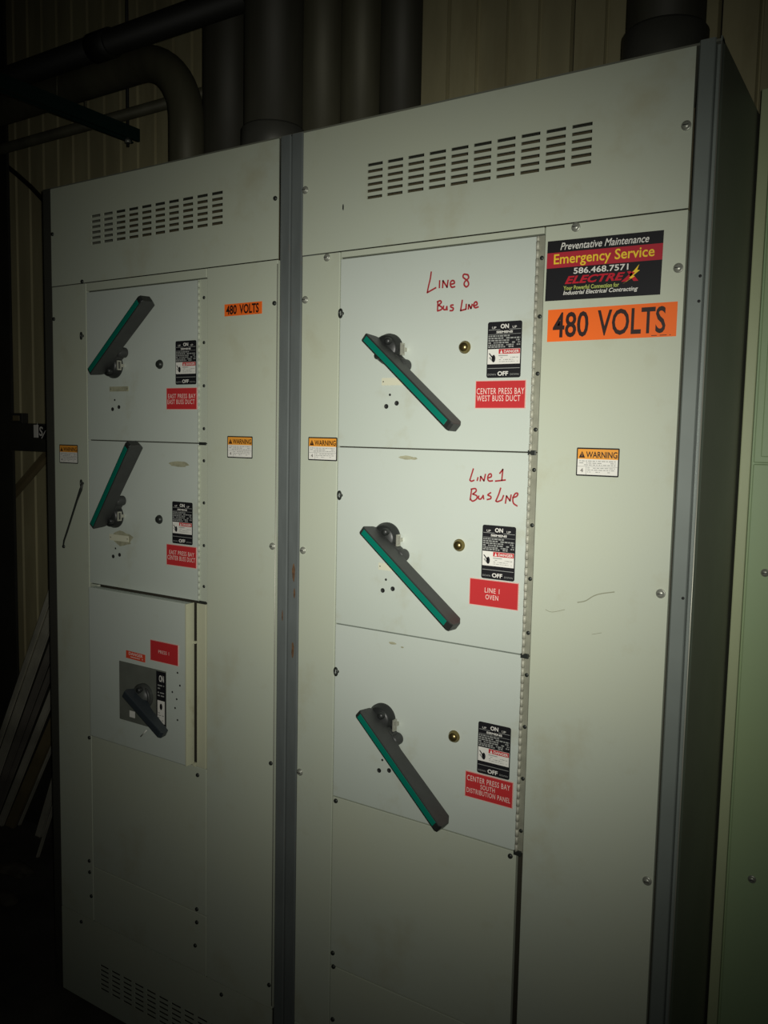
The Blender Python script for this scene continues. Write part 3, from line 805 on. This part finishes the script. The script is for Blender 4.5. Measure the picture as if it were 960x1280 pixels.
# ================================================================== CONDUITS above
ZT = 2.2902
def conduit(x, y, r, label, m=M_pipe, coupling=None, z1=4.0, group=None):
    t = empty('conduit', (x, y, ZT), label, 'conduit', group)
    mb = MB(); mb.tube([(x, y, ZT), (x, y, 3.0), (x, y, z1)], r, 40)
    mb.build('pipe', m, t)
    mb = MB(); mb.tube([(x, y, ZT), (x, y, ZT + .012)], r + .004, 24); mb.build('locknut', M_coup, t)
    if coupling:
        cz, cr = coupling
        mb = MB(); mb.tube([(x, y, ZT + .012), (x, y, cz - .006), (x, y, cz - .006), (x, y, cz)], [cr, cr, cr, cr - .004], 40); mb.build('coupling', M_coup, t)
    return t
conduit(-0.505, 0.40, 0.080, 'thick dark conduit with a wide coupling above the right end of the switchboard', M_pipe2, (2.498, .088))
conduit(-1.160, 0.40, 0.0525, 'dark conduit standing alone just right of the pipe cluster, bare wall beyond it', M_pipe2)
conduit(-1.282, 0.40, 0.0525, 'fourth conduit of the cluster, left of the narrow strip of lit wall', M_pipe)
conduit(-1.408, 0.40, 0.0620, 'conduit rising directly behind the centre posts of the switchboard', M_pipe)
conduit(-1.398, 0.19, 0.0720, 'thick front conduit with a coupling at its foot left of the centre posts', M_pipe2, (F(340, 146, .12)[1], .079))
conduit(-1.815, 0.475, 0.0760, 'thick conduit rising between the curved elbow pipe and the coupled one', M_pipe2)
# elbow
ex, ey, er, R = -1.842, 0.33, 0.050, 0.20
t = empty('elbow_conduit', (ex, ey, ZT), 'grey conduit that bends left in an elbow above the left cabinet', 'conduit')
pts = [(ex, ey, ZT), (ex, ey, 2.533)]
for k in range(1, 13):
    a = PI / 2 * k / 12; pts.append((ex - R + R * math.cos(a), ey, 2.533 + R * math.sin(a)))
pts += [(-2.6, ey, 2.733), (-6.2, ey, 2.733)]
mb = MB(); mb.tube(pts, er, 28); mb.build('pipe', M_pipe, t)
mb = MB(); mb.tube([(ex, ey, ZT), (ex, ey, ZT + .012)], er + .004, 24); mb.build('locknut', M_coup, t)
# horizontals
mb = MB(); mb.tube([(-1.95, .52, 2.7015), (-6.2, .52, 2.7015)], .018, 16)
tag(mb.build('small_pipe', M_pipe, None, origin=(-3, .52, 2.722)), 'thin horizontal pipe running left below the elbow pipe', 'pipe')
t = empty('overhead_pipe', (-3.0, .20, 2.762), 'black horizontal pipe crossing the upper left in front of the conduits', 'pipe')
mb = MB(); mb.tube([(-1.50, .215, 2.748), (-6.2, .215, 2.748)], .035, 28); mb.build('pipe', M_pblack, t)
mb = MB(); mb.tube([(-2.02, .215, 2.748), (-2.10, .215, 2.748)], .040, 28); mb.build('coupling', M_pblack, t)
# strut channel with hanging rod
sx = -2.365
mb = MB(); w = .0215; z0, z1 = 2.640, 2.6825
prof = [(-w, z1), (-w, z0), (-w + .010, z0), (-w + .010, z0 + .006), (-w + .003, z0 + .006), (-w + .003, z1 - .003), (w - .003, z1 - .003), (w - .003, z0 + .006), (w - .010, z0 + .006), (w - .010, z0), (w, z0), (w, z1)]
mb.prism([(sx + a, 0, b) for a, b in prof], (0, -.55, 0), (0, .600, 0))
tag(mb.build('strut_channel', M_strut, None, origin=(sx, .1, 2.70), bevel=.0008), 'dark green steel strut channel reaching out under the pipes at upper left', 'bracket')
for yy, lb in ((.565, 'thin threaded rod dropping through the far end of the dark green strut'), (-.45, 'thin threaded rod dropping through the near end of the dark green strut')):
    t = empty('threaded_rod', (sx, yy, 2.617), lb, 'rod')
    mb = MB(); mb.tube([(sx, yy, 2.617), (sx, yy, 4.0)], .005, 8); mb.build('rod', M_wire, t)
    mb = MB(); mb.tube([(sx, yy, 2.629), (sx, yy, 2.640)], .011, 6); mb.build('nut', M_screw, t)
def strap(x, y, z, r, lb):
    mb = MB(); pts = [(x, y - r * math.cos(t), z + r * math.sin(t)) for t in [PI * k / 12 for k in range(13)]]
    pts = [(x, y - r, 2.6825)] + pts + [(x, y + r, 2.6825)]
    mb.tube(pts, .0035, 8); tag(mb.build('pipe_strap', M_pipe, None, origin=(x, y, z)), lb, 'strap')
strap(sx + .01, ey, 2.733, er + .0035, 'thin pipe strap over the elbow pipe on the dark green strut')

# ================================================================== LEFT SIDE
# steel column, girt, brace
c1 = F(12, 400, .66)[0]
mb = MB()
prof = [(c1 - .22, .66), (c1, .66), (c1, .672), (c1 - .20, .672), (c1 - .20, .79), (c1 - .22, .79)]
mb.prism([(a, b, 0) for a, b in prof], (0, 0, 0), (0, 0, 4.0))
tag(mb.build('steel_column', M_girt, None, origin=(c1 - .1, .72, 0)), 'dark steel column standing at the left edge of the picture', 'column')
mb = MB(); zt = 1.662; zb = 1.550; y0 = .620; xr = -2.10
prof = [(y0, zb), (y0 + .04, zb), (y0 + .04, zb + .008), (y0 + .008, zb + .008), (y0 + .008, zt - .008), (y0 + .04, zt - .008), (y0 + .04, zt), (y0, zt)]
mb.prism([(0, a, b) for a, b in prof], (-6.30, 0, 0), (xr, 0, 0))
girt = mb.build('steel_girt', M_girt, None, origin=(-3, y0, 1.6), bevel=.001)
tag(girt, 'dark horizontal steel channel crossing behind the left cabinet at eye level', 'beam')
def pp(q, y): a = F(q[0], q[1], y); return Vector((a[0], y, a[1]))
mb = MB(); A = pp((6, 634), .72); B = pp((74, 555), .72); d = (B - A).normalized(); B2 = A + d * 1.1; A2 = A - d * 0.3
n = Vector((-d.z, 0, d.x)) * .011
mb.prism([A2 + n, B2 + n, B2 - n, A2 - n], (0, 0, 0), (0, .005, 0)); mb.prism([A2 + n, B2 + n, B2 + n * .7, A2 + n * .7], (0, -.03, 0), (0, 0, 0))
tag(mb.build('diagonal_brace', M_brst, None, origin=A), 'brown angle iron brace slanting across the tan wall below the steel channel', 'brace')
mb = MB(); mb.tube([pp((4, 204), .78), pp((20, 217), .78), pp((38, 233), .78), pp((54, 250), .78), pp((74, 270), .78)], .010, 10)
tag(mb.build('wall_cable', M_wire, None, origin=pp((38, 233), .78)), 'dark cable slanting down the wall left of the left cabinet top', 'cable')
# tag and lamp bits resting on the girt face
t = empty('hang_tag', tuple(pp((47, 540), y0)), 'small white tag with an S on the dark steel channel', 'tag')
a = pp((42.5, 531), y0 - .002); b = pp((47.8, 547), y0 - .002)
mb = MB(); mb.box(a.x, b.x, y0 - .004, y0 - .0005, b.z, a.z); mb.face([(a.x, y0 - .0041, b.z), (b.x, y0 - .0041, b.z), (b.x, y0 - .0041, a.z + .012)], 0)
mb.build('white_card', M_tagw, t)
a = pp((47.8, 530.5), y0 - .002)
p = Plate(a.x, a.z, .050, .055, y=y0 - .0005, rot=-.1); p.slab(.001, 0); p.text('S', .15, .62, .12, .80, 1, bold=.02); p.poly([(.45, .95), (.95, .30), (.99, .36), (.55, .98)], 1, 3)
p.build('printed_card', [M_lblack, M_tagw], t)
mb = MB(); a = pp((21, 520), .63); mb.box(a.x - .036, a.x + .036, .628, .658, 1.662, a.z + .012); mb.box(a.x - .022, a.x + .022, .625, .628, 1.672, a.z + .002, 1)
tag(mb.build('junction_box', [M_girt, M_brst], None, origin=(a.x, .64, 1.662), bevel=.004), 'small dark box sitting on the steel channel at the left', 'box')

# leaning strips: (upper px, lower px, width, y, material, label, foot px y or None)
def leaning(A, B, wd, y, m, label, foot_z=0.0, depth=.010):
    a = Vector(F(A[0], A[1], y)); b = Vector(F(B[0], B[1], y)); d = (a - b).normalized()
    lo = b + d * ((foot_z + .0005 - b.y) / d.y); hi = b + d * ((-2.0595 - wd * .62 - b.x) / d.x)
    n = Vector((-d.y, d.x)) * wd / 2
    # feet cut level
    k0 = (n.y) / d.y
    P = [lo + n - d * k0, lo - n + d * k0, hi - n, hi + n]
    mb = MB(); t = .003
    mb.prism([(q.x, y, q.y) for q in P], (0, 0, 0), (0, t, 0))
    for sgn in (1, -1):
        e = n * sgn; f = n * sgn * (1 - 2 * t / wd); ke = e.y / d.y; kf = f.y / d.y
        Q = [lo + e - d * ke, lo + f - d * kf, hi + f, hi + e]
        mb.prism([(q.x, y, q.y) for q in Q], (0, t * .5, 0), (0, depth, 0))
    o = mb.build('metal_strip', m, None, origin=(lo.x, y, lo.y))  # also builds the added dark sheet that stands in for shade
    tag(o, label, 'metal strip', 'metal strips leaning on the left cabinet')
leaning((62, 740), (0, 920), .018, .440, M_strip, 'uppermost narrow pale metal strip of the bundle leaning left of the cabinet')
leaning((62, 771), (0, 950), .038, .455, M_strip, 'wide pale metal strip just below the uppermost narrow one in the leaning bundle')
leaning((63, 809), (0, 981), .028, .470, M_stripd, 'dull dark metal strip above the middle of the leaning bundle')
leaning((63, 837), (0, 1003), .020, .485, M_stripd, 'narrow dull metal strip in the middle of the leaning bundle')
leaning((64, 868), (2, 1024), .030, .500, M_strip, 'pale metal strip resting just above the wide brown one')
leaning((64, 910), (6, 1046), .050, .515, M_brst, 'wide brownish metal strip lowest of the leaning bundle')
leaning((66, 980), (47, 1045), .030, .530, M_strip, 'short lit metal strip end standing free near the left cabinet foot')
leaning((68, 1000), (54, 1045), .008, .425, M_strip, 'very thin metal strip right against the cabinet foot')
leaning((29, 1017), (16, 1048), .008, .545, M_strip, 'thin metal strip whose end shows alone below the leaning bundle')
leaning((62, 893), (0, 1060), .36, .590, M_girt, 'broad dark sheet added as the shade behind the pale strips left of the cabinet')  # added sheet, its dark colour stands in for shade between the strips
# scrap on the floor
for q, s_, lb in (((20, 1090), .05, 'small grimy scrap lump on the dark floor below the strips'), ((5, 1125), .04, 'smaller grimy scrap lump at the left edge of the floor')):
    d = CF + CR * ((q[0] - 480) / FPX) - CU * ((q[1] - 640) / FPX); tt = -CAM.z / d.z; c = CAM + d * tt
    bm = bmesh.new(); bmesh.ops.create_icosphere(bm, subdivisions=3, radius=s_)
    rr = random.Random(int(q[0]))
    for v in bm.verts:
        k = 1 + .25 * math.sin(v.co.x * 60 + 1) * math.cos(v.co.y * 75) + rr.uniform(-.04, .04)
        v.co = Vector((v.co.x * 1.6 * k, v.co.y * k, max(v.co.z * .45 * k, -s_ * .2)))
    for v in bm.verts: v.co.z += s_ * .2
    me = bpy.data.meshes.new('scrap'); bm.to_mesh(me); bm.free(); me.materials.append(M_wood)
    o = bpy.data.objects.new('floor_scrap', me); COL.objects.link(o); o.location = c; tag(o, lb, 'debris')

# ------------------------------------------------------------------ light: the phone flash beside the lens, and a trace of ambient
L = bpy.data.lights.new('phone_flash', 'SPOT'); L.energy = 150; L.spot_size = math.radians(150); L.spot_blend = 0.3
L.shadow_soft_size = 0.006; L.color = (1.0, 0.985, 0.90)
# beam profile of the flash lens: cosine power around its axis
L.use_nodes = True; ln = L.node_tree.nodes; ll = L.node_tree.links
em = ln['Emission']; tcn = ln.new('ShaderNodeTexCoord'); sp = ln.new('ShaderNodeSeparateXYZ'); ab = ln.new('ShaderNodeMath'); ab.operation = 'ABSOLUTE'
pw = ln.new('ShaderNodeMath'); pw.operation = 'POWER'; pw.inputs[1].default_value = 14.0
ll.new(tcn.outputs['Normal'], sp.inputs[0]); ll.new(sp.outputs['Z'], ab.inputs[0]); ll.new(ab.outputs[0], pw.inputs[0]); ll.new(pw.outputs[0], em.inputs['Strength'])
lo = bpy.data.objects.new('phone_flash', L); COL.objects.link(lo)
lo.location = CAM + CR * 0.012 + CU * 0.012
dirv = CF + CR * ((490 - 480) / FPX) - CU * ((620 - 640) / FPX)
lo.rotation_euler = dirv.to_track_quat('-Z', 'Y').to_euler()
w = bpy.data.worlds.new('world'); scene.world = w; w.use_nodes = True
w.node_tree.nodes['Background'].inputs[0].default_value = (0.8, 1.0, 0.85, 1); w.node_tree.nodes['Background'].inputs[1].default_value = 0.004
vs = scene.view_settings; vs.view_transform = 'Standard'; vs.look = 'None'; vs.gamma = 1.0; vs.use_curve_mapping = False; vs.exposure = 0.0
